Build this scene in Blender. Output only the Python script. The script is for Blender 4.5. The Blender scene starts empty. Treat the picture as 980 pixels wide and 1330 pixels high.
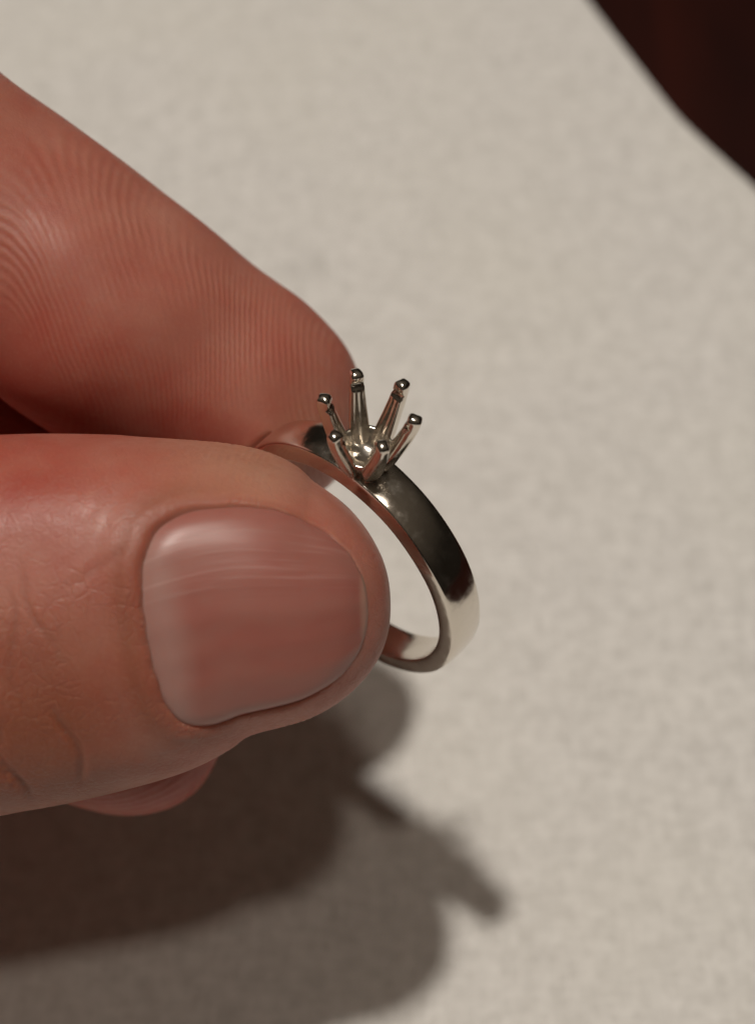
import bpy, bmesh, math
import numpy as np
from mathutils import Vector, Matrix

sc = bpy.context.scene
MM = 0.001

# ------------------------------------------------------------------ camera
PITCH = math.radians(56)          # looking down on the table
CAM_H = 0.138                     # metres above the cloth
FPX, CX, CY = 2000.0, 490.0, 665.0   # focal length in photo pixels (980 x 1330)
cam_d = bpy.data.cameras.new('camera')
cam = bpy.data.objects.new('camera', cam_d)
sc.collection.objects.link(cam)
cam.location = (0, 0, CAM_H)
cam.rotation_euler = (math.pi / 2 - PITCH, 0, 0)
cam_d.sensor_fit = 'VERTICAL'
cam_d.sensor_height = 36.0
cam_d.sensor_width = 36.0
cam_d.lens = FPX / 1330 * 36.0
cam_d.clip_start = 0.005
cam_d.clip_end = 20
cam_d.dof.use_dof = True
cam_d.dof.focus_distance = 0.099
cam_d.dof.aperture_fstop = 27.0
sc.camera = cam

# columns: right, up, back
RM = np.stack([[1, 0, 0], [0, math.sin(PITCH), math.cos(PITCH)], [0, -math.cos(PITCH), math.sin(PITCH)]], 1)
CAML = np.array([0, 0, CAM_H])
def world(p):                      # survey frame (mm, seen from the photographer) -> metres in the room
    p = np.asarray(p, float)
    return p @ RM.T * MM + CAML
def at(px, py, Z):
    return np.array([(px - CX) / FPX * Z, -(py - CY) / FPX * Z, -Z])
def on_cloth(px, py):
    d = RM @ np.array([(px - CX) / FPX, -(py - CY) / FPX, -1.0])
    return CAML + d * (-CAM_H / d[2])

# ------------------------------------------------------------------ world, lamps, exposure
w = bpy.data.worlds.new('World'); sc.world = w; w.use_nodes = True
w.node_tree.nodes['Background'].inputs[0].default_value = (1.0, 0.80, 0.60, 1)
w.node_tree.nodes['Background'].inputs[1].default_value = 0.03
_tc = w.node_tree.nodes.new('ShaderNodeTexCoord'); _sp = w.node_tree.nodes.new('ShaderNodeSeparateXYZ')
_mr = w.node_tree.nodes.new('ShaderNodeMapRange'); _mr.inputs[1].default_value = 0.3; _mr.inputs[2].default_value = 1.0
_mr.inputs[3].default_value = 0.010; _mr.inputs[4].default_value = 0.09
w.node_tree.links.new(_tc.outputs['Generated'], _sp.inputs[0]); w.node_tree.links.new(_sp.outputs[2], _mr.inputs[0])
w.node_tree.links.new(_mr.outputs[0], w.node_tree.nodes['Background'].inputs[1])
def lamp(name, head_px, shadow_px, dist, watts, radius, col):
    h = world(at(*head_px)); g = on_cloth(*shadow_px)
    d = (h - g) / np.linalg.norm(h - g)
    ld = bpy.data.lights.new(name, 'POINT'); ld.energy = watts; ld.shadow_soft_size = radius; ld.color = col
    o = bpy.data.objects.new(name, ld); sc.collection.objects.link(o); o.location = h + d * dist
    return o
lamp('ceiling_lamp', (479, 545, 96), (576, 1096), 1.30, 46.0, 0.036, (1.0, 0.935, 0.845))
lamp('ceiling_lamp_far', (479, 545, 96), (425, 940), 1.40, 9.5, 0.040, (1.0, 0.87, 0.74))
sc.view_settings.view_transform = 'Standard'
sc.view_settings.look = 'None'
sc.view_settings.exposure = 0.0
sc.view_settings.gamma = 1.0
sc.cycles.max_bounces = 6
sc.cycles.use_adaptive_sampling = True
sc.cycles.adaptive_threshold = 0.02
sc.cycles.use_denoising = True

# ------------------------------------------------------------------ helpers
def link(o): sc.collection.objects.link(o); return o
def mesh_obj(name, verts, faces, mat, parent=None, smooth=True):
    me = bpy.data.meshes.new(name)
    me.from_pydata([tuple(v) for v in verts], [], [tuple(int(i) for i in f) for f in faces])
    me.polygons.foreach_set('use_smooth', [smooth] * len(me.polygons))
    me.update()
    if mat: me.materials.append(mat)
    o = link(bpy.data.objects.new(name, me))
    if parent: o.parent = parent
    return o
def tag(o, label, cat, group=None, kind=None):
    if label: o['label'] = label
    if cat: o['category'] = cat
    if group: o['group'] = group
    if kind: o['kind'] = kind
class NT:
    def __init__(s, name):
        s.m = bpy.data.materials.new(name); s.m.use_nodes = True
        s.t = s.m.node_tree; s.b = s.t.nodes['Principled BSDF']
    def n(s, typ, **kw):
        nd = s.t.nodes.new(typ)
        for k, v in kw.items():
            if k.startswith('i_'):
                key = k[2:]; key = int(key) if key.isdigit() else key.replace('_', ' ')
                sock = nd.inputs[key]
                if hasattr(v, 'is_output') or isinstance(v, bpy.types.NodeSocket): s.t.links.new(v, sock)
                else: sock.default_value = v
            else: setattr(nd, k, v)
        return nd
    def math(s, op, a, b=0.0, c=0.0, clamp=False):
        nd = s.t.nodes.new('ShaderNodeMath'); nd.operation = op; nd.use_clamp = clamp
        for i, v in enumerate((a, b, c)):
            if isinstance(v, bpy.types.NodeSocket): s.t.links.new(v, nd.inputs[i])
            else: nd.inputs[i].default_value = v
        return nd.outputs[0]
    def mix(s, f, a, b):
        nd = s.t.nodes.new('ShaderNodeMix'); nd.data_type = 'RGBA'
        for i, v in ((0, f), (6, a), (7, b)):
            if isinstance(v, bpy.types.NodeSocket): s.t.links.new(v, nd.inputs[i])
            else: nd.inputs[i].default_value = v if i == 0 else (*v, 1)
        return nd.outputs[2]
    def noise(s, vec, scale, detail=2.0, rough=0.5):
        nd = s.n('ShaderNodeTexNoise', i_Scale=scale, i_Detail=detail, i_Roughness=rough)
        s.t.links.new(vec, nd.inputs['Vector']); return nd.outputs[0]
    def ramp(s, v, lo, hi):
        nd = s.n('ShaderNodeMapRange', i_1=lo, i_2=hi); nd.interpolation_type = 'SMOOTHSTEP'
        s.t.links.new(v, nd.inputs[0]); return nd.outputs[0]
    def attr(s, name): return s.n('ShaderNodeAttribute', attribute_name=name).outputs['Fac']
    def bump(s, h, dist, strength=1.0, normal=None):
        nd = s.n('ShaderNodeBump', i_Strength=strength, i_Distance=dist)
        s.t.links.new(h, nd.inputs['Height'])
        if normal: s.t.links.new(normal, nd.inputs['Normal'])
        return nd.outputs[0]
    def set(s, **kw):
        for k, v in kw.items():
            k = k.replace('_', ' ')
            if isinstance(v, bpy.types.NodeSocket): s.t.links.new(v, s.b.inputs[k])
            else: s.b.inputs[k].default_value = v

# ------------------------------------------------------------------ materials
def cloth_material():
    N = NT('woven_cloth'); tc = N.n('ShaderNodeTexCoord').outputs['Object']
    def st(sx, sy, ang):
        mp = N.n('ShaderNodeMapping'); N.t.links.new(tc, mp.inputs[0])
        mp.inputs['Rotation'].default_value = (0, 0, ang); mp.inputs['Scale'].default_value = (sx, sy, 1)
        return mp.outputs[0]
    a = 0.6
    warp = N.noise(st(2200, 260, a), 1.0, 2.0)
    weft = N.noise(st(260, 2200, a), 1.0, 2.0)
    thr = N.math('MAXIMUM', warp, weft)
    mott = N.noise(tc, 640, 3.0, 0.7)
    broad = N.noise(tc, 22, 3.0, 0.5)
    v = N.math('ADD', N.math('MULTIPLY', thr, 0.75), N.math('MULTIPLY', mott, 0.85))
    f = N.ramp(v, 0.52, 1.12)
    col = N.mix(f, (0.55, 0.532, 0.507), (0.745, 0.725, 0.70))
    col = N.mix(N.math('MULTIPLY', N.ramp(broad, 0.35, 0.7), 0.30), col, (0.70, 0.68, 0.61))
    sp = N.n('ShaderNodeTexVoronoi', i_Scale=48.0, i_Randomness=1.0); N.t.links.new(tc, sp.inputs['Vector'])
    st2 = N.math('MULTIPLY', N.ramp(sp.outputs['Distance'], 0.22, 0.02), N.ramp(N.noise(tc, 14, 1.0), 0.52, 0.66))
    col = N.mix(N.math('MULTIPLY', st2, 0.45), col, (0.33, 0.32, 0.30))
    N.set(Base_Color=col, Roughness=0.95, Specular_IOR_Level=0.1, Sheen_Weight=0.15)
    h = N.math('ADD', thr, N.math('MULTIPLY', mott, 0.5))
    N.set(Normal=N.bump(h, 0.00018, 0.9))
    return N.m
def wood_material():
    N = NT('dark_mahogany'); tc = N.n('ShaderNodeTexCoord').outputs['Object']
    mp = N.n('ShaderNodeMapping'); N.t.links.new(tc, mp.inputs[0]); mp.inputs['Scale'].default_value = (60, 9, 10)
    mp.inputs['Rotation'].default_value = (0, 0, 0.9)
    g = N.noise(mp.outputs[0], 1.0, 5.0, 0.6)
    N.set(Base_Color=N.mix(N.ramp(g, 0.3, 0.75), (0.012, 0.0018, 0.001), (0.028, 0.0042, 0.002)), Roughness=0.5,
          Specular_IOR_Level=0.15, Normal=N.bump(g, 0.0003, 0.3))
    return N.m
def skin_material():
    N = NT('skin'); tc = N.n('ShaderNodeTexCoord').outputs['Object']
    flush_shade, tan, pale = N.attr('flush_shade'), N.attr('tan'), N.attr('pale')
    n1 = N.noise(tc, 180, 4.0, 0.6); n2 = N.noise(tc, 1100, 3.0, 0.6); n3 = N.noise(tc, 4200, 2.0, 0.5)
    f = N.math('ADD', flush_shade, N.math('MULTIPLY', N.math('SUBTRACT', n1, 0.5), 1.3), clamp=True)
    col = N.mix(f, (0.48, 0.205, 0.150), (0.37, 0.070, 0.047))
    col = N.mix(tan, col, (0.26, 0.076, 0.035))  # brown knuckle skin, deepened to stand in for shade on the lower thumb
    col = N.mix(pale, col, (0.52, 0.335, 0.20))
    col = N.mix(N.math('MULTIPLY', N.ramp(n2, 0.45, 0.75), 0.22), col, (0.36, 0.12, 0.085))
    col = N.mix(N.math('MULTIPLY', N.ramp(n3, 0.45, 0.85), 0.10), col, (0.60, 0.38, 0.28))
    col = N.mix(N.math('MULTIPLY', N.attr('crease'), 0.55), col, (0.30, 0.085, 0.05))
    # friction ridges: phase is carried by the mesh, amplitude fades off the pad
    ph = N.math('ADD', N.attr('ridge_phase'), N.math('MULTIPLY', N.math('SUBTRACT', N.noise(tc, 420, 3.0), 0.5), 5.0))
    sn = N.math('SINE', ph)
    amp = N.math('MULTIPLY', N.attr('ridge_amp'), N.ramp(N.noise(tc, 170, 3.0), 0.32, 0.60))
    rid = N.math('MULTIPLY', N.math('MULTIPLY', N.math('ADD', sn, 1.0), 0.5), amp)
    col = N.mix(N.math('MULTIPLY', rid, 0.13), col, (0.60, 0.29, 0.20))
    vor = N.n('ShaderNodeTexVoronoi', i_Scale=2300.0, feature='DISTANCE_TO_EDGE')
    wv = N.n('ShaderNodeVectorMath', operation='ADD'); N.t.links.new(tc, wv.inputs[0])
    nz = N.n('ShaderNodeTexNoise', i_Scale=900.0); N.t.links.new(tc, nz.inputs['Vector'])
    sv = N.n('ShaderNodeVectorMath', operation='SCALE'); sv.inputs['Scale'].default_value = 0.0006
    N.t.links.new(nz.outputs['Color'], sv.inputs[0]); N.t.links.new(sv.outputs[0], wv.inputs[1])
    N.t.links.new(wv.outputs[0], vor.inputs['Vector'])
    cell = N.ramp(vor.outputs['Distance'], 0.0, 0.22)
    v2 = N.n('ShaderNodeTexVoronoi', i_Scale=1050.0, feature='DISTANCE_TO_EDGE'); N.t.links.new(wv.outputs[0], v2.inputs['Vector'])
    cell = N.math('ADD', N.math('MULTIPLY', cell, 0.55), N.math('MULTIPLY', N.ramp(v2.outputs['Distance'], 0.0, 0.10), 0.75))
    cell = N.math('MULTIPLY', cell, N.ramp(N.noise(tc, 240, 2.0), 0.28, 0.62))
    col = N.mix(N.math('MULTIPLY', N.math('MULTIPLY', N.math('SUBTRACT', 1.0, N.ramp(v2.outputs['Distance'], 0.0, 0.07)), N.attr('cell_amp')), 0.16), col, (0.30, 0.10, 0.06))
    fine = N.math('ADD', N.math('MULTIPLY', cell, N.attr('cell_amp')), N.math('MULTIPLY', n3, 0.5))
    b1 = N.bump(fine, 0.000042, 0.8)
    b2 = N.bump(rid, 0.000030, 1.0, b1)
    rough = N.math('ADD', N.math('MULTIPLY', n2, 0.3), 0.33)
    N.set(Base_Color=col, Roughness=rough, Specular_IOR_Level=0.42, Subsurface_Weight=0.75,
          Subsurface_Radius=(1.0, 0.32, 0.18), Subsurface_Scale=0.0019, Normal=b2)
    return N.m
def nail_material():
    N = NT('fingernail'); tc = N.n('ShaderNodeTexCoord').outputs['Object']
    a, b = N.attr('nail_s'), N.attr('nail_b')
    cmb = N.n('ShaderNodeCombineXYZ'); N.t.links.new(N.math('MULTIPLY', a, 0.5), cmb.inputs[0]); N.t.links.new(N.math('MULTIPLY', b, 13.0), cmb.inputs[1])
    st = N.noise(cmb.outputs[0], 1.6, 3.0, 0.6)
    cm2 = N.n('ShaderNodeCombineXYZ'); N.t.links.new(a, cm2.inputs[0]); N.t.links.new(N.math('MULTIPLY', b, 2.2), cm2.inputs[1])
    blot = N.noise(cm2.outputs[0], 1.3, 2.0)
    col = N.mix(N.math('MULTIPLY', N.ramp(blot, 0.3, 0.72), 0.6), (0.37, 0.148, 0.118), (0.36, 0.110, 0.086))
    lun = N.math('MULTIPLY', N.ramp(N.math('ADD', a, N.math('MULTIPLY', N.math('MULTIPLY', b, b), 0.14)), -0.50, -0.80), 0.55)
    col = N.mix(lun, col, (0.45, 0.28, 0.245))
    col = N.mix(N.math('MULTIPLY', N.math('MULTIPLY', N.ramp(st, 0.5, 0.75), N.ramp(N.math('ABSOLUTE', N.math('SUBTRACT', b, 0.52)), 0.34, 0.1)), 0.32), col, (0.56, 0.37, 0.33))
    tip = N.ramp(N.math('ADD', a, N.math('MULTIPLY', N.math('MULTIPLY', b, b), -0.05)), 0.90, 0.96)
    col = N.mix(N.math('MULTIPLY', tip, 0.5), col, (0.52, 0.34, 0.26))
    bp = N.bump(N.math('MULTIPLY', st, N.math('ADD', N.ramp(N.math('ABSOLUTE', N.math('SUBTRACT', b, 0.5)), 0.5, 0.1), 0.3)), 0.00002, 0.8)
    N.set(Base_Color=col, Roughness=N.math('ADD', N.math('MULTIPLY', st, 0.2), 0.30), Specular_IOR_Level=0.5,
          Subsurface_Weight=0.5, Subsurface_Radius=(1.0, 0.35, 0.25), Subsurface_Scale=0.0009,
          Coat_Weight=0.12, Coat_Roughness=0.35, Normal=bp)
    return N.m
def metal_material():
    N = NT('polished_white_gold'); tc = N.n('ShaderNodeTexCoord').outputs['Object']
    n1 = N.noise(tc, 330, 3.0, 0.55); n2 = N.noise(tc, 1500, 3.0, 0.6)
    tar_shade = N.math('MULTIPLY', N.attr('tarnish_shade'), N.math('ADD', 0.3, N.math('MULTIPLY', 0.7, N.ramp(N.noise(tc, 420, 3.0, 0.55), 0.36, 0.66))))
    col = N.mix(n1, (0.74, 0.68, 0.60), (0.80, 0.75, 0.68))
    col = N.mix(N.math('MULTIPLY', tar_shade, 0.8), col, (0.10, 0.085, 0.07))  # oxidised joint, plus shade painted on the outside of the cup
    rg = N.math('ADD', N.math('MULTIPLY', N.ramp(n2, 0.4, 0.8), 0.14), 0.13)
    rg = N.math('ADD', rg, N.math('MULTIPLY', tar_shade, 0.3))
    h = N.math('ADD', n1, N.math('MULTIPLY', n2, 0.12))
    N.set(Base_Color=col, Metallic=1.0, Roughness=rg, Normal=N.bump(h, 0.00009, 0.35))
    return N.m
CLOTH, WOOD, SKIN, NAIL, METAL = cloth_material(), wood_material(), skin_material(), nail_material(), metal_material()

# ------------------------------------------------------------------ table and cloth
def slab(name, x0, x1, y0, y1, z0, z1, bev, mat):
    bm = bmesh.new()
    bmesh.ops.create_cube(bm, size=1.0)
    for v in bm.verts:
        v.co = ((x0 + x1) / 2 + v.co.x * (x1 - x0), (y0 + y1) / 2 + v.co.y * (y1 - y0), (z0 + z1) / 2 + v.co.z * (z1 - z0))
    bmesh.ops.bevel(bm, geom=bm.edges[:], offset=bev, segments=4, affect='EDGES', profile=0.5)
    me = bpy.data.meshes.new(name); bm.to_mesh(me); bm.free(); me.materials.append(mat)
    return link(bpy.data.objects.new(name, me))
tb = slab('table', -0.70, 0.70, -0.45, 0.60, -0.0325, -0.0025, 0.006, WOOD)
tag(tb, 'dark reddish brown wooden table top showing past the edge of the cloth', 'table')

def build_cloth():
    pts = [on_cloth(*p)[:2] for p in ((690, -120), (775, 0), (830, 72), (880, 138), (930, 186), (985, 236), (1060, 318))]
    pts = np.array(pts)
    d0 = pts[0] - pts[1]; d0 /= np.linalg.norm(d0); d1 = pts[-1] - pts[-2]; d1 /= np.linalg.norm(d1)
    pts = np.vstack([pts[0] + d0 * 0.30, pts[0] + d0 * 0.1, pts, pts[-1] + d1 * 0.1, pts[-1] + d1 * 0.30])
    L = np.concatenate([[0], np.cumsum(np.linalg.norm(np.diff(pts, axis=0), axis=1))])
    # dense around the visible stretch
    mid = np.linspace(L[2] - 0.02, L[-3] + 0.02, 130)
    s = np.concatenate([np.linspace(0, L[2] - 0.025, 40), mid, np.linspace(L[-3] + 0.025, L[-1], 40)])
    edge = np.stack([np.interp(s, L, pts[:, 0]), np.interp(s, L, pts[:, 1])], 1)
    k = np.array([1, 4, 6, 4, 1]) / 16.
    for _ in range(6):
        pad = np.vstack([edge[:1]] * 2 + [edge] + [edge[-1:]] * 2)
        edge = sum(k[i] * pad[i:i + len(edge)] for i in range(5))
    inn = (on_cloth(300, 1000)[:2] - on_cloth(880, 138)[:2]); inn /= np.linalg.norm(inn)
    t = np.concatenate([[0.0, 0.0003, 0.0008], np.linspace(0.002, 0.30, 150), np.linspace(0.31, 0.55, 16)])
    P = edge[:, None, :] + inn[None, None, :] * t[None, :, None]
    X, Y = P[..., 0], P[..., 1]
    rng = np.random.RandomState(4)
    Z = np.zeros_like(X)
    for i in range(10):
        a = rng.uniform(0, 6.28); f = rng.uniform(25, 110); Z += 0.018 / f * np.sin((X * math.cos(a) + Y * math.sin(a)) * f + rng.uniform(0, 6.28))
    Z = Z * 0.5
    Z -= Z.max()
    Z = np.clip(Z, -0.0018, 0)
    th = 0.0006
    roll = np.clip(t / 0.0008, 0, 1)[None, :]
    top = np.stack([X, Y, Z - (1 - np.sqrt(1 - (1 - roll) ** 2)) * th * 0.5], -1)
    bot = np.stack([X, Y, Z - th + (1 - np.sqrt(1 - (1 - roll) ** 2)) * th * 0.5], -1)
    n, m = X.shape
    V = np.vstack([top.reshape(-1, 3), bot.reshape(-1, 3)])
    idx = np.arange(n * m).reshape(n, m)
    F = np.stack([idx[:-1, :-1], idx[1:, :-1], idx[1:, 1:], idx[:-1, 1:]], -1).reshape(-1, 4)
    F2 = F[:, ::-1] + n * m
    e = np.stack([idx[:-1, 0], idx[:-1, 0] + n * m, idx[1:, 0] + n * m, idx[1:, 0]], -1)
    o = mesh_obj('tablecloth', V, np.vstack([F, F2, e]), CLOTH)
    bm = bmesh.new(); bm.from_mesh(o.data); bmesh.ops.recalc_face_normals(bm, faces=bm.faces[:]); bm.to_mesh(o.data); bm.free()
    tag(o, 'off-white woven tablecloth spread over the dark table under the hand', 'tablecloth')
build_cloth()

# ------------------------------------------------------------------ ring
RC = np.array([-2.370, -3.472, -107.01])
RA = np.array([0.66743847, 0.58284556, -0.46348349])
RU = np.array([0.05864987, 0.57932764, 0.81298197])
RW = np.cross(RA, RU)
R_OUT, BAND_W, BAND_T, HEAD_H, TIP_R, TWIST = 10.0, 2.85, 1.36, 5.42, 2.97, 5.268
ring = link(bpy.data.objects.new('ring', None)); ring.empty_display_size = 0.005
B = np.stack([RM @ RA, RM @ -RW, RM @ RU], 1)
Mx = Matrix.Identity(4)
for i in range(3):
    for j in range(3): Mx[i][j] = B[i, j]
Mx.translation = Vector(world(RC + RA * BAND_W / 2))
ring.matrix_world = Mx
tag(ring, 'polished white gold ring with six empty prongs pinched between thumb and finger', 'ring')

def set_attr(o, name, vals):
    a = o.data.attributes.new(name, 'FLOAT', 'POINT'); a.data.foreach_set('value', np.asarray(vals, np.float32))
def build_band():
    n = 240
    sec = []
    hw, r0 = BAND_W / 2, 0.24
    def corner(cx, cz, a0, a1, r, k=5):
        for i in range(k):
            a = a0 + (a1 - a0) * i / (k - 1); sec.append((cx + r * math.cos(a), cz + r * math.sin(a)))
    # section: x along the axis, z radial from outer face (0) inwards (-T)
    T = BAND_T
    corner(hw - r0, -r0, 0, math.pi / 2, r0)
    for x in (0.7, 0.35, 0, -0.35, -0.7): sec.append((x * hw, 0.13 * (1 - (x) ** 2)))
    corner(-hw + r0, -r0, math.pi / 2, math.pi, r0)
    ri = 0.16
    corner(-hw + ri, -T + ri, math.pi, 1.5 * math.pi, ri)
    for x in (-0.5, 0, 0.5): sec.append((x * hw, -T - 0.02))
    corner(hw - ri, -T + ri, 1.5 * math.pi, 2 * math.pi, ri)
    sec = np.array(sec); m = len(sec)
    rng = np.random.RandomState(2)
    V = []
    for i in range(n):
        a = 2 * math.pi * i / n
        th = 1.0 + 0.12 * math.cos(a)                  # a touch thicker under the setting
        wd = 1.0 + 0.05 * math.cos(a) + 0.006 * math.sin(7 * a + 1)
        rr = R_OUT + 0.03 * math.sin(3 * a + 0.7) + 0.015 * math.sin(11 * a)
        for x, z in sec:
            r = rr + z * th
            V.append((x * wd, r * math.sin(a), r * math.cos(a)))
    V = np.array(V)
    F = [(i * m + j, i * m + (j + 1) % m, ((i + 1) % n) * m + (j + 1) % m, ((i + 1) % n) * m + j) for i in range(n) for j in range(m)]
    o = mesh_obj('band', V * MM, F, METAL, ring)
    bm = bmesh.new(); bm.from_mesh(o.data); bmesh.ops.recalc_face_normals(bm, faces=bm.faces[:]); bm.to_mesh(o.data); bm.free()
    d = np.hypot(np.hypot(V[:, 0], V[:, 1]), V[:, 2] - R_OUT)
    set_attr(o, 'tarnish_shade', np.clip(1.2 - d / 3.0, 0, 1) * np.clip((np.hypot(V[:, 1], V[:, 2]) - R_OUT + 0.22) / 0.2, 0, 1))
    return o
build_band()
# the cup that carries the prongs
def build_cup():
    prof = [(0, -0.9), (1.12, -0.9), (1.17, -0.5), (1.10, 0.0), (1.20, 0.35), (1.46, 0.85), (1.66, 1.35), (1.78, 1.70), (1.74, 1.80), (1.56, 1.76),
            (1.36, 1.40), (1.08, 1.05), (0.70, 0.80), (0.35, 0.70), (0, 0.68)]
    n = 48; V = []; m = len(prof)
    for i in range(n):
        a = 2 * math.pi * i / n
        for r, z in prof: V.append((r * math.cos(a), r * math.sin(a), z))
    F = [(i * m + j, ((i + 1) % n) * m + j, ((i + 1) % n) * m + j + 1, i * m + j + 1) for i in range(n) for j in range(m - 1)]
    o = mesh_obj('setting', np.array(V) * MM, F, METAL, ring)
    bm = bmesh.new(); bm.from_mesh(o.data); bmesh.ops.remove_doubles(bm, verts=bm.verts[:], dist=1e-7); bmesh.ops.recalc_face_normals(bm, faces=bm.faces[:]); bm.to_mesh(o.data); bm.free()
    set_attr(o, 'tarnish_shade', [1.0 if (v.co.z < 0.0006 or math.hypot(v.co.x, v.co.y) > 0.00116 + 0.36 * (v.co.z - 0.00035)) and v.co.z < 0.0016 else 0.15 for v in o.data.vertices])  # cup outside painted dark to stand in for shade and dark reflections
    o.location = (0, 0, R_OUT * MM)
    return o
cup = build_cup()
def build_prong_mesh():
    path = [(1.05, 0.15), (1.25, 0.55), (1.52, 1.1), (1.90, 2.0), (2.28, 3.0), (2.62, 4.0), (2.84, 4.8), (2.92, 5.15), (2.96, 5.42), (2.98, 5.60)]
    rad = [0.50, 0.52, 0.50, 0.48, 0.47, 0.47, 0.47, 0.46, 0.46, 0.44]     # half radial depth
    tan = [0.50, 0.64, 0.72, 0.68, 0.60, 0.53, 0.47, 0.45, 0.45, 0.43]     # half tangential width
    p = np.array(path); L = np.concatenate([[0], np.cumsum(np.linalg.norm(np.diff(p, axis=0), axis=1))])
    s = np.concatenate([np.linspace(0, L[-1] - 0.15, 26), L[-1] - 0.15 + 0.30 * np.sin(np.linspace(0.1, 1, 6) * math.pi / 2)])
    V = []; m = 16
    for k, si in enumerate(s):
        sc_ = min(si, L[-1]); over = si - L[-1]
        c = np.array([np.interp(sc_, L, p[:, 0]), np.interp(sc_, L, p[:, 1])])
        c1 = np.array([np.interp(min(sc_ + .15, L[-1]), L, p[:, 0]), np.interp(min(sc_ + .15, L[-1]), L, p[:, 1])])
        c0 = np.array([np.interp(max(sc_ - .15, 0), L, p[:, 0]), np.interp(max(sc_ - .15, 0), L, p[:, 1])])
        t = (c1 - c0) / np.linalg.norm(c1 - c0); nrm = np.array([t[1], -t[0]])     # outward
        if over > 0: c = c + t * over
        hr, ht = np.interp(sc_, L, rad), np.interp(sc_, L, tan)
        e = max(0.0, (si - (L[-1] - 0.15)) / 0.30); cap = math.sqrt(max(0.0, 1 - min(e, 0.995) ** 2)) if e > 0 else 1
        hr, ht = hr * cap, ht * cap
        # seat notch for the stone on the inner side
        z = si; notch = 0.19 * math.exp(-((z - (L[-1] - 0.80)) / 0.17) ** 2)
        for j in range(m):
            a = 2 * math.pi * j / m; ca, sa = math.cos(a), math.sin(a)
            ex = 0.52
            u = math.copysign(abs(ca) ** ex, ca) * hr; v = math.copysign(abs(sa) ** ex, sa) * ht
            if u < 0: u = max(u, -hr + 2 * notch)
            if u > 0: v *= 0.86                       # outer side a little narrower
            q = c + nrm * u
            V.append((q[0], v, q[1]))
    n = len(s)
    F = [(i * m + j, i * m + (j + 1) % m, (i + 1) * m + (j + 1) % m, (i + 1) * m + j) for i in range(n - 1) for j in range(m)]
    F.append(tuple(range(m - 1, -1, -1))); F.append(tuple((n - 1) * m + j for j in range(m)))
    return np.array(V), F
pv, pf = build_prong_mesh()
prong = mesh_obj('prong', pv * MM, pf, METAL, cup)
bm = bmesh.new(); bm.from_mesh(prong.data); bmesh.ops.recalc_face_normals(bm, faces=bm.faces[:]); bm.to_mesh(prong.data); bm.free()
set_attr(prong, 'tarnish_shade', np.clip(0.5 - pv[:, 2] / 3, 0, 1))
for i in range(6):
    o = prong if i == 0 else link(prong.copy())
    o.parent = cup
    o.rotation_euler = (0, 0.012 * math.sin(i * 2.1), -(TWIST + i * math.pi / 3))

# ------------------------------------------------------------------ hand
def unit(v): return v / np.linalg.norm(v, axis=-1, keepdims=True)
class Finger:
    """swept super-ellipse: centre line, half width, dorsal and palmar half depth, rounded tip"""
    def __init__(s, ctrl, cap, p=2.25, n=130):
        C = np.array([c[0] for c in ctrl], float); D = np.array([c[1] for c in ctrl], float)
        q = np.array([c[2] for c in ctrl], float)
        A = np.hstack([C, D, q]); k = len(A)
        ext = np.vstack([2 * A[0] - A[1], A, 2 * A[-1] - A[-2]])
        out = []
        per = max(4, n // (k - 1))
        for i in range(k - 1):
            p0, p1, p2, p3 = ext[i:i + 4]
            for t in np.linspace(0, 1, per, endpoint=(i == k - 2)):
                out.append(0.5 * ((2 * p1) + (p2 - p0) * t + (2 * p0 - 5 * p1 + 4 * p2 - p3) * t * t + (3 * p1 - p0 - 3 * p2 + p3) * t ** 3))
        out = np.array(out)
        s.c = out[:, :3]; s.q = out[:, 6:9]; s.p = p; s.cap = cap
        s.t = unit(np.gradient(s.c, axis=0))
        d = out[:, 3:6]; d = d - s.t * (d * s.t).sum(1, keepdims=True); s.d = unit(d); s.l = np.cross(s.d, s.t)
        s.s = np.concatenate([[0], np.cumsum(np.linalg.norm(np.diff(s.c, axis=0), axis=1))]); s.L = s.s[-1]
        r = s.q.max() + 14
        s.lo, s.hi = s.c.min(0) - r, s.c.max(0) + r
    def local(s, P):
        best = np.full(len(P), 1e9); bi = np.zeros(len(P), int)
        K = len(s.c)
        for i in range(0, K, 8):
            d = (P[:, 0] - s.c[i, 0]) ** 2 + (P[:, 1] - s.c[i, 1]) ** 2 + (P[:, 2] - s.c[i, 2]) ** 2; m = d < best; best[m] = d[m]; bi[m] = i
        for st in (4, 2, 1):
            for k in (-st, st):
                j = np.clip(bi + k, 0, K - 1); d = ((P - s.c[j]) ** 2).sum(1); m = d < best; best[m] = d[m]; bi[m] = j[m]
        ss = s.s[bi] + ((P - s.c[bi]) * s.t[bi]).sum(1)
        sc_ = np.clip(ss, 0, s.L)
        f = lambda a: np.stack([np.interp(sc_, s.s, a[:, j]) for j in range(3)], 1)
        c, l, d, t, q = f(s.c), f(s.l), f(s.d), f(s.t), f(s.q)
        r = P - c
        return ss, (r * l).sum(1), (r * d).sum(1), q
    def fval(s, ss, u, v, q):
        rv = np.where(v > 0, q[:, 1], q[:, 2])
        e = np.maximum(ss - (s.L - s.cap), 0) / s.cap; e2 = np.maximum(-ss, 0) / 10
        f = (np.abs(u / q[:, 0]) ** s.p + np.abs(v / rv) ** s.p + e ** s.p + e2 ** s.p) ** (1 / s.p)
        return (f - 1) * np.minimum(q[:, 0], rv)
    def __call__(s, P):
        out = np.empty(len(P))
        m = ((P > s.lo) & (P < s.hi)).all(1)
        dd = np.maximum(np.maximum(s.lo - P, P - s.hi), 0)
        out[:] = 14 + np.sqrt((dd ** 2).sum(1))
        if m.any(): out[m] = s.fval(*s.local(P[m]))
        return out
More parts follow.
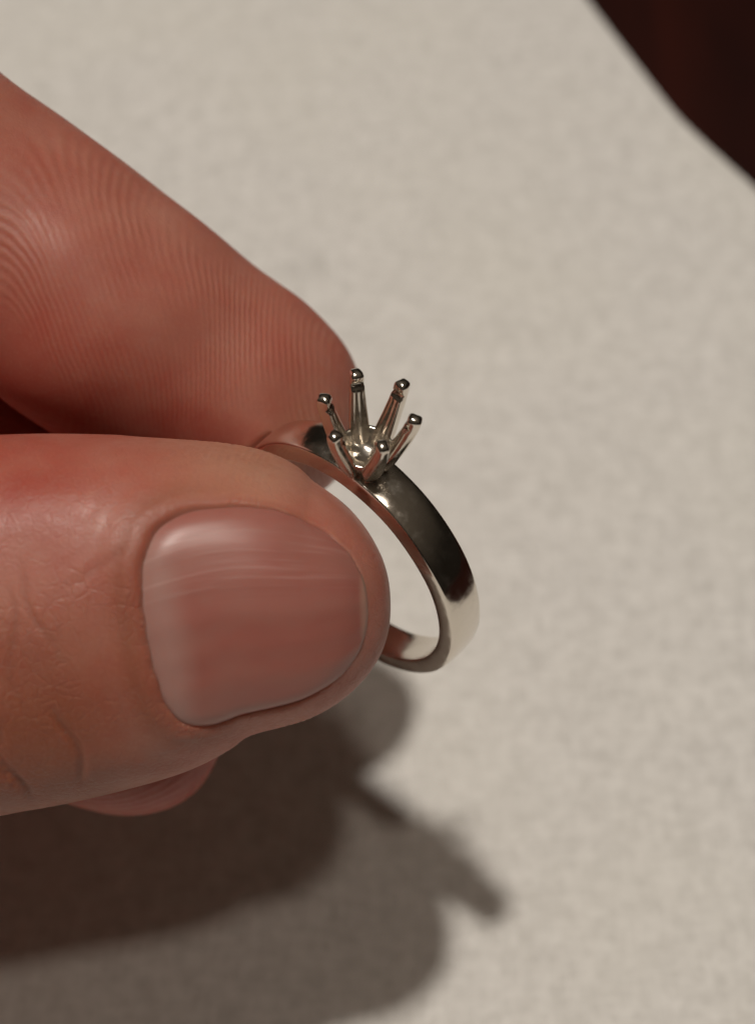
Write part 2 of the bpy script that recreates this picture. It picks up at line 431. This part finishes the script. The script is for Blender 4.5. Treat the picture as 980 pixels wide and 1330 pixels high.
def capsule(P, a, b, ra, rb):
    a, b = np.array(a, float), np.array(b, float); ab = b - a
    t = np.clip(((P - a) @ ab) / (ab @ ab), 0, 1)
    return np.linalg.norm(P - a - t[:, None] * ab, axis=1) - (ra + (rb - ra) * t)
def smin(a, b, k):
    h = np.clip(0.5 + 0.5 * (b - a) / k, 0, 1)
    return b + (a - b) * h - k * h * (1 - h)

F_D = (0.02, -0.22, 1.0)
thumb = Finger([
    ((-65, -15, -99), (-0.2, 0.0, 1), (12.0, 10.5, 11.5)),
    ((-46, -11, -99), (-0.1, 0.0, 1), (11.6, 9.5, 10.5)),
    (at(-80, 824, 99.5), F_D, (12.5, 9.9, 10.5)),
    (at(40, 809, 98.8), F_D, (12.1, 9.2, 11.4)),
    (at(180, 790, 98.3), F_D, (11.1, 8.5, 11.6)),
    (at(300, 775, 98.2), F_D, (9.4, 7.8, 13.2)),
    (at(400, 781, 98.2), F_D, (7.9, 7.2, 11.4)),
    (at(509, 779, 98.4), F_D, (7.4, 6.6, 9.4)),
], cap=9.0, p=2.2)
I_D = (0.12, 0.55, -1.0)
index = Finger([
    ((-90, 26, -108), (0.0, 0.7, -0.7), (10.5, 10.5, 10.5)),
    ((-68, 36, -102), (-0.5, 0.8, -0.3), (10.0, 9.5, 9.5)),
    ((-46, 34.5, -103), (-0.1, 0.8, -0.6), (9.6, 9.2, 9.2)),
    (at(-180, 170, 106.5), I_D, (9.0, 8.4, 8.6)),
    (at(3, 299, 110), I_D, (9.1, 7.2, 9.6)),
    (at(130, 391, 112.5), I_D, (9.3, 6.4, 11.0)),
    (at(260, 486, 115.8), I_D, (9.4, 5.8, 9.4)),
    (at(440, 615, 119.0), I_D, (9.4, 5.4, 7.8)),
], cap=11.5, p=2.1)
middle = Finger([
    ((-90, 8, -110), (-0.2, 0.6, -0.8), (10.5, 10.5, 10.5)),
    ((-52, 15, -125), (0.3, 0.8, -0.6), (9.6, 9.2, 9.2)),
    ((-33, 4, -123.5), (0.6, 0.4, -0.6), (9.0, 8.4, 8.4)),
    (at(180, 705, 121), (0.3, 0.4, -1.0), (8.4, 7.0, 7.6)),
    (at(372, 785, 119), (0.2, 0.3, -1.0), (7.8, 6.2, 6.6)),
], cap=9.0, p=2.1)
ringf = Finger([
    ((-92, -14, -106), (-0.2, 0.5, -0.8), (10, 10, 10)),
    ((-56, -3, -118), (0.4, 0.8, -0.6), (9.2, 8.8, 8.6)),
    ((-35, -9, -118), (0.6, 0.4, -0.6), (8.2, 7.8, 7.6)),
    (at(130, 918, 116), (0.3, 0.2, -1.0), (7.4, 6.4, 6.6)),
    (at(290, 944, 113.5), (0.2, 0.0, -1.0), (7.0, 5.6, 6.0)),
], cap=8.0, p=2.1)
little = Finger([
    ((-98, -32, -98), (-0.2, 0.4, -0.8), (9, 9, 9)),
    ((-67, -18, -111), (0.4, 0.7, -0.6), (8.0, 7.6, 7.6)),
    ((-53, -22, -108), (0.8, 0.2, -0.4), (7.4, 6.8, 6.8)),
    ((-42, -27, -104), (0.6, -0.6, -0.3), (6.6, 5.4, 5.8)),
], cap=7.5, p=2.1)
W0 = (-150, -4, -98)
def palm_f(P):
    d = capsule(P, W0, (-92, 24, -109), 15, 11)
    for b in ((-92, 8, -110), (-94, -14, -106), (-100, -31, -98)):
        d = smin(d, capsule(P, W0, b, 15, 10.0), 8)
    d = smin(d, capsule(P, (-128, -4, -90), (-68, -14, -98), 15, 12.0), 10)
    d = smin(d, capsule(P, (-150, -12, -94), (-150, 4, -101), 16, 16), 10)
    d = smin(d, capsule(P, W0, (-235, 0, -85), 21, 26), 14)
    d = smin(d, capsule(P, (-80, 0, -100), (-90, 16, -105), 8, 9), 8)       # web between thumb and finger
    return d
FING = [thumb, index, middle, ringf, little]
def hand_f(P):
    pm = palm_f(P); out = pm
    for f in FING: out = np.minimum(out, smin(pm, f(P), 9.0))
    return out

# nail layout on a finger: (s, lateral) rounded rectangle -> rho = 1 at the outline
class Nail:
    def __init__(s, f, s0, s1, th, off):      # th, off: (fold, free edge)
        s.f, s.s0, s.s1, s.th, s.off = f, s0, s1, th, off
    def lay(s, a):
        k = np.clip((a + 1) / 2, -0.3, 1.15)
        return s.th[0] + (s.th[1] - s.th[0]) * k, s.off[0] + (s.off[1] - s.off[0]) * k
    @staticmethod
    def norm(a, b):
        pw = np.where(a > 0, 2.7, 4.2)
        return (np.abs(a) ** pw + np.abs(b) ** pw) ** (1 / pw)
    def rho(s, ss, u, v):
        a = (ss - (s.s0 + s.s1) / 2) / ((s.s1 - s.s0) / 2); th, off = s.lay(a)
        b = (np.arctan2(u, v) - off) / th
        an = np.arctan2(b, a); wob = 0.005 * np.sin(5 * an + 1) + 0.004 * np.sin(11 * an) + 0.005 * np.sin(23 * an + 2)
        return s.norm(a, b) + wob, a, b
    def grid(s, n=64):
        f = s.f
        g = np.linspace(-1, 1, n); A, Bm = np.meshgrid(g, g, indexing='ij')
        # square -> superellipse of the same exponent
        mx = np.maximum(np.abs(A), np.abs(Bm)); nrm = s.norm(A, Bm)
        kf = np.where(nrm > 0, mx / np.maximum(nrm, 1e-9), 1); a, b = A * kf, Bm * kf
        ss = ((s.s0 + s.s1) / 2 + a * (s.s1 - s.s0) / 2).ravel(); T_, O_ = s.lay(a); th = (O_ + b * T_).ravel()
        fi = lambda arr: np.stack([np.interp(ss, f.s, arr[:, j]) for j in range(3)], 1)
        c, l, d, q = fi(f.c), fi(f.l), fi(f.d), fi(f.q)
        dr = l * np.sin(th)[:, None] + d * np.cos(th)[:, None]
        lo, hi = np.zeros(len(ss)), np.full(len(ss), 20.0)
        for _ in range(40):
            m = (lo + hi) / 2; val = f.fval(ss, m * np.sin(th), m * np.cos(th), q)
            lo = np.where(val < 0, m, lo); hi = np.where(val < 0, hi, m)
        rho = mx.ravel()
        return c, dr, lo, rho, a.ravel(), b.ravel()
# thumb: nail from the fold (x about 187) to the free edge (x about 476)
def s_of(f, p): return f.local(np.array([p]))[0][0]
tn = Nail(thumb, s_of(thumb, at(212, 790, 98.4)), s_of(thumb, at(474, 776, 98.3)), (0.84, 0.97), (0.0, 0.17))
inl = Nail(index, index.L - 13.5, index.L - 1.5, (0.8, 0.8), (0, 0))
rnl = Nail(ringf, ringf.L - 11.5, ringf.L - 1.2, (0.8, 0.8), (0, 0))
mnl = Nail(middle, middle.L - 11.5, middle.L - 1.2, (0.8, 0.8), (0, 0))

def surface_nets(fn, lo, hi, h):
    ax = [np.arange(lo[i], hi[i] + h, h) for i in range(3)]
    nx, ny, nz = map(len, ax)
    G = np.empty((nx, ny, nz), np.float32)
    YY, ZZ = np.meshgrid(ax[1], ax[2], indexing='ij')
    ch = 40
    for i in range(0, nx, ch):
        xs = ax[0][i:i + ch]
        P = np.stack([np.repeat(xs, ny * nz), np.tile(YY.ravel(), len(xs)), np.tile(ZZ.ravel(), len(xs))], 1)
        G[i:i + ch] = fn(P).reshape(len(xs), ny, nz)
    S = G < 0
    cnt = np.zeros((nx - 1, ny - 1, nz - 1), np.int8)
    offs = [(a, b, c) for a in (0, 1) for b in (0, 1) for c in (0, 1)]
    sl = lambda A, o: A[o[0]:nx - 1 + o[0], o[1]:ny - 1 + o[1], o[2]:nz - 1 + o[2]]
    for o in offs: cnt += sl(S, o)
    act = (cnt > 0) & (cnt < 8)
    ci = np.argwhere(act); vid = -np.ones(act.shape, int); vid[act] = np.arange(len(ci))
    acc = np.zeros((len(ci), 3)); num = np.zeros(len(ci))
    for o in offs:
        for d in range(3):
            if o[d]: continue
            o2 = list(o); o2[d] = 1
            a = G[ci[:, 0] + o[0], ci[:, 1] + o[1], ci[:, 2] + o[2]]; b = G[ci[:, 0] + o2[0], ci[:, 1] + o2[1], ci[:, 2] + o2[2]]
            m = (a < 0) != (b < 0); t = np.where(m, a / np.where(m, a - b, 1), 0)
            p = np.tile(np.array(o, float), (len(ci), 1)); p[:, d] += t
            acc[m] += p[m]; num[m] += 1
    V = np.array(lo) + (ci + acc / num[:, None]) * h
    quads = []
    for d in range(3):
        e1, e2 = (d + 1) % 3, (d + 2) % 3
        A = [slice(None)] * 3; Bs = [slice(None)] * 3; A[d] = slice(0, -1); Bs[d] = slice(1, None)
        s0, s1 = S[tuple(A)], S[tuple(Bs)]
        e = np.argwhere(s0 != s1); fl = s0[s0 != s1]
        dim = act.shape
        ok = (e[:, e1] > 0) & (e[:, e2] > 0) & (e[:, e1] < dim[e1]) & (e[:, e2] < dim[e2]); e, fl = e[ok], fl[ok]
        def cell(a, b):
            q = e.copy(); q[:, e1] -= a; q[:, e2] -= b; return vid[q[:, 0], q[:, 1], q[:, 2]]
        q = np.stack([cell(1, 1), cell(0, 1), cell(0, 0), cell(1, 0)], 1)
        q[~fl] = q[~fl][:, ::-1]
        quads.append(q)
    return V, np.vstack(quads)
def grad(fn, P, e=0.05):
    return np.stack([(fn(P + np.eye(3)[i] * e) - fn(P - np.eye(3)[i] * e)) / (2 * e) for i in range(3)], 1)
def project(fn, P, it=3):
    for _ in range(it):
        f = fn(P); g = grad(fn, P); n2 = np.maximum((g ** 2).sum(1), 0.05)
        st = g * (f / n2)[:, None]; ln = np.linalg.norm(st, axis=1, keepdims=True)
        P = P - st * np.minimum(1, 0.5 / np.maximum(ln, 1e-9))
    return P
def subdivide(V, Q):
    E = np.sort(np.stack([Q, np.roll(Q, -1, 1)], -1).reshape(-1, 2), 1)
    u, inv = np.unique(E, axis=0, return_inverse=True); inv = inv.reshape(-1, 4)
    nv, ne = len(V), len(u)
    V2 = np.vstack([V, V[u].mean(1), V[Q].mean(1)])
    fc = nv + ne + np.arange(len(Q)); em = nv + inv
    Q2 = np.concatenate([np.stack([Q[:, i], em[:, i], fc, em[:, (i + 3) % 4]], 1) for i in range(4)])
    return V2, Q2

def build_hand():
    V, Q = surface_nets(hand_f, (-215.0, -52.0, -140.0), (12.0, 58.0, -58.0), 1.5)
    V = project(hand_f, V, 2)
    V, Q = subdivide(V, Q)
    V = project(hand_f, V, 1)
    # finer mesh where the hand is seen close up
    me = bpy.data.meshes.new('hand')
    me.from_pydata(V.tolist(), [], Q.tolist())
    bm = bmesh.new(); bm.from_mesh(me)
    for lim in (-36, -32):
        fs = [f for f in bm.faces if f.calc_center_median().x > lim]
        ed = list({e for f in fs for e in f.edges})
        bmesh.ops.subdivide_edges(bm, edges=ed, cuts=1, use_grid_fill=True)
    bmesh.ops.recalc_face_normals(bm, faces=bm.faces[:])
    bm.to_mesh(me); bm.free()
    P = np.empty(len(me.vertices) * 3); me.vertices.foreach_get('co', P); P = P.reshape(-1, 3)
    P = project(hand_f, P, 1)
    n = unit(grad(hand_f, P))
    N = len(P)
    dt, di = thumb(P), index(P)
    ft = np.abs(dt) < 0.6; fi = (np.abs(di) < 0.6) & ~ft
    flush_shade = np.full(N, 0.35); tan_shade = np.zeros(N); pale = np.zeros(N); crease = np.zeros(N)
    rph = np.zeros(N); ram = np.zeros(N); cell = np.full(N, 0.5)
    disp = np.zeros(N)
    # thumb ---------------------------------------------------------
    ss, u, v, q = thumb.local(P[ft]); dv = np.zeros(ft.sum()); cr = np.zeros(ft.sum())
    rho, a, b = tn.rho(ss, u, v); dors = v > -1.0
    bed = np.clip((1.0 - rho) / 0.07, 0, 1); bed = bed * bed * (3 - 2 * bed)
    dv -= np.where(dors, bed * 0.5, 0)
    side = np.clip((0.80 - a) / 0.5, 0, 1)
    ring_ = np.exp(-((rho - 1.07) / 0.055) ** 2) * np.where(dors, 1, 0)
    dv += 0.09 * ring_ * (0.25 + 0.75 * np.clip((-a - 0.2) / 0.6, 0, 1)) * side
    dv -= 0.12 * np.exp(-((rho - 1.33) / 0.10) ** 2) * np.clip((-a - 0.6) / 0.5, 0, 1) * np.where(dors, 1, 0)
    cr += np.exp(-((rho - 1.005) / 0.035) ** 2) * side * np.where(dors, 1, 0) * 0.7
    tv = np.where(dors, 0.5 * np.exp(-((rho - 1.10) / 0.12) ** 2) * np.clip((-a) / 0.6, 0, 1), 0)
    # knuckle creases in (s, u): bowed lines across the back of the joint
    x = ss - tn.s0                          # mm from the nail fold, negative towards the hand
    for x0, bow, depth, wid, u0, u1 in ((-5.2, 0.010, 0.16, 0.22, -9.5, -2.5), (-4.6, 0.012, 0.07, 0.2, -1, 6), (-7.2, -0.006, 0.06, 0.2, -4, 5),
                                        (-8.8, 0.014, 0.20, 0.25, -11, -3), (-9.6, 0.010, 0.09, 0.25, -3, 7), (-11.2, 0.010, 0.16, 0.3, -9, 8),
                                        (-13.0, 0.006, 0.22, 0.35, -10, 9), (-15.5, 0.004, 0.22, 0.4, -9, 9), (-18, 0.0, 0.2, 0.4, -9, 9)):
        xc = x0 - bow * (u + 5) ** 2 + 0.35 * np.sin(u * 0.9 + x0)
        g = np.exp(-((x - xc) / wid) ** 2) * np.clip((u - u0) / 2, 0, 1) * np.clip((u1 - u) / 2, 0, 1) * (v > 0)
        dv -= depth * 1.5 * g; cr += g * min(1, depth * 4.0)
    # slanted crease running back from the upper corner of the nail
    g = np.exp(-(((u - 5.6) - (-(x) * 0.45 - 0.0)*-1.0) / 0.35) ** 2) * np.clip((0.3 - x) / 0.6, 0, 1) * np.clip((x + 5.0) / 2.5, 0, 1) * (v > 0)
    dv -= 0.05 * g; cr += 0.25 * g
    # soft dimples of the fleshy side
    disp[ft] = dv; crease[ft] = np.clip(cr, 0, 1)
    tan_shade[ft] = np.clip(tv + np.clip((-x + 1.0) / 7, 0, 0.85) * np.clip((5 - u) / 9, 0, 1), 0, 0.9)  # knuckle tan, spread over the lower thumb as painted shade
    flush_shade[ft] = 0.25 + 0.5 * np.clip((u - 4) / 6, 0, 1) * np.clip((5 - x) / 10, 0, 1) + 0.45 * np.clip((x - 13.0) / 4, 0, 1)
    pale[ft] = 0.34 * np.exp(-((x - 6.5) / 4.0) ** 2) * np.clip((u - 6.0) / 3.0, 0, 1)
    cell[ft] = np.where(v > -1, 0.9, 0.3) * np.clip((8 - u) / 6, 0.35, 1)
    rph[ft] = 2 * np.pi * np.hypot(u * 1.0, 0.5 * (ss - thumb.L + 9)) / 0.45
    ram[ft] = np.clip((-v - 0.5) / 2.5, 0, 1)
    # index ---------------------------------------------------------
    ss, u, v, q = index.local(P[fi]); x = ss - index.L
    ax_, ux = x + 25.0, u * 1.0            # core of the pattern near the middle of the pad, low side
    a1 = 0.90
    ca, sa = math.cos(a1), math.sin(a1)
    e1 = ax_ * ca - (ux * IDX_SIGN - 2.0) * sa; e2 = ax_ * sa + (ux * IDX_SIGN - 2.0) * ca
    rph[fi] = 2 * np.pi * np.hypot(e1, 0.42 * e2) / 0.37 + 1.6 * np.sin(0.45 * e1 + 0.3 * e2) + 1.2 * np.sin(0.5 * e2 - 0.25 * e1 + 1)
    ram[fi] = np.clip((-v + 1.5) / 2.5, 0, 1) * np.clip(0.55 + IDX_SIGN * -u / 9 + np.clip((-14 - x) / 8, 0, 1), 0.12, 1)
    flush_shade[fi] = 0.42 + 0.55 * np.clip((IDX_SIGN * u + 5) / 9, 0, 1) - 0.25 * np.clip((x + 6) / 6, 0, 1)  # pressed pad redness; the darker lower side also has its shade painted in
    pale[fi] = 0.30 * np.exp(-((x + 4.0) / 3.5) ** 2) * np.clip((-v - 3) / 4, 0, 1)
    cell[fi] = np.clip((v + 1) / 3, 0, 0.9)
    rho, a, b = inl.rho(ss, u, v); bed = np.clip((1 - rho) / 0.08, 0, 1)
    disp[fi] = np.where(v > 0, -0.6 * bed + 0.35 * np.exp(-((rho - 1.09) / 0.08) ** 2), 0)
    # flexion crease of the last joint
    disp[fi] -= 0.35 * np.exp(-((x + 44 + 0.4 * np.sin(u)) / 0.9) ** 2) * np.clip((1.5 - v) / 4, 0, 1)
    crease[fi] = 0.7 * np.exp(-((x + 44 + 0.4 * np.sin(u)) / 0.6) ** 2) * np.clip((1.5 - v) / 4, 0, 1)
    # shallow hollow along the upper side before the tip swells
    disp[fi] -= 0.30 * np.exp(-((x + 14.5) / 3.6) ** 2) * np.clip((-IDX_SIGN * u - 5.5) / 4, 0, 1)
    # middle --------------------------------------------------------
    for fg, nl in ((middle, mnl), (ringf, rnl)):
        fm = (np.abs(fg(P)) < 0.6) & ~ft & ~fi
        ss, u, v, q = fg.local(P[fm]); x = ss - fg.L
        flush_shade[fm] = 0.9; ram[fm] = np.clip(-v / 3, 0, 1); rph[fm] = 2 * np.pi * np.hypot(u, 0.6 * (x + 9)) / 0.45
        rho, a, b = nl.rho(ss, u, v); bed = np.clip((1 - rho) / 0.08, 0, 1)
        disp[fm] = np.where(v > 0, -0.55 * bed + 0.3 * np.exp(-((rho - 1.09) / 0.08) ** 2), 0)
    # gentle irregularity of the flesh
    rng = np.random.RandomState(8); irr = np.zeros(N)
    for i in range(9):
        k = unit(rng.normal(size=3)) * rng.uniform(0.25, 1.1); irr += np.sin(P @ k + rng.uniform(0, 6.28)) * 0.10 / (0.4 + np.linalg.norm(k))
    disp += irr * 0.45
    # flesh gives way where it presses on the metal band
    P = P + n * disp[:, None]
    r = P - (RC + RA * BAND_W / 2); ax = r @ RA; rad = np.linalg.norm(r - ax[:, None] * RA, axis=1)
    sm = lambda t: np.clip(t, 0, 1) ** 2 * (3 - 2 * np.clip(t, 0, 1))
    wr = sm((R_OUT + 0.7 - rad) / 0.6) * sm((rad - (R_OUT - BAND_T * 1.12 - 0.7)) / 0.6)
    hw = BAND_W / 2 * 1.06 + 0.04
    back = np.maximum(ax + hw, 0) * (dt < di) + np.minimum(ax - hw, 0) * (di <= dt)
    near = (np.minimum(dt, di) < 1.5) & (np.abs(ax) < hw + 3)
    P = P - RA * (back * wr * near * (np.abs(back) < 4.5))[:, None]
    loc = world(np.array([-190, -20, -100]))
    Wd = world(P) - loc
    me.vertices.foreach_set('co', Wd.ravel().astype(np.float32)); me.update()
    me.polygons.foreach_set('use_smooth', [True] * len(me.polygons))
    me.materials.append(SKIN)
    o = link(bpy.data.objects.new('hand', me)); o.location = loc
    for nm, val in (('flush_shade', flush_shade), ('tan', tan_shade), ('pale', pale), ('crease', crease), ('ridge_phase', rph), ('ridge_amp', ram), ('cell_amp', cell)):
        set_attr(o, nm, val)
    tag(o, 'left hand with bare skin pinching the ring between thumb and index finger', 'hand')
    for nl, nm, th in ((tn, 'thumb_nail', 0.45), (inl, 'fingernail', 0.4), (mnl, 'fingernail', 0.35), (rnl, 'fingernail', 0.35)):
        c, dr, r, rho, a, b = nl.grid(64)
        edge = np.clip((rho - 0.80) / 0.2, 0, 1)
        prox = np.clip((-a - 0.55) / 0.45, 0, 1); dist = np.clip((a - 0.55) / 0.45, 0, 1)
        h = 0.10 - edge ** 2 * (0.42 * (1 - dist) + 0.12 * dist) - 0.25 * prox ** 2
        irr = 0.02 * np.sin(b * 9 + 1) + 0.015 * np.sin(b * 21)
        top = c + dr * (r + h + irr)[:, None]; bot = c + dr * (r + h - th)[:, None]
        m = 64; idx = np.arange(m * m).reshape(m, m)
        Fq = np.stack([idx[:-1, :-1], idx[1:, :-1], idx[1:, 1:], idx[:-1, 1:]], -1).reshape(-1, 4)
        bd = np.concatenate([idx[0, :], idx[1:, -1], idx[-1, -2::-1], idx[-2:0:-1, 0]])
        sd = np.stack([bd, np.roll(bd, -1), np.roll(bd, -1) + m * m, bd + m * m], 1)
        VV = world(np.vstack([top, bot])) - loc
        no = mesh_obj(nm, VV, np.vstack([Fq, Fq[:, ::-1] + m * m, sd]), NAIL, o)
        bm = bmesh.new(); bm.from_mesh(no.data); bmesh.ops.recalc_face_normals(bm, faces=bm.faces[:]); bm.to_mesh(no.data); bm.free()
        set_attr(no, 'nail_s', np.tile(a, 2)); set_attr(no, 'nail_b', np.tile(b, 2))
    return o
# which lateral side of the index finger is the upper one in the grip
IDX_SIGN = -1.0 if index.l[-20][1] > 0 else 1.0
hand = build_hand()
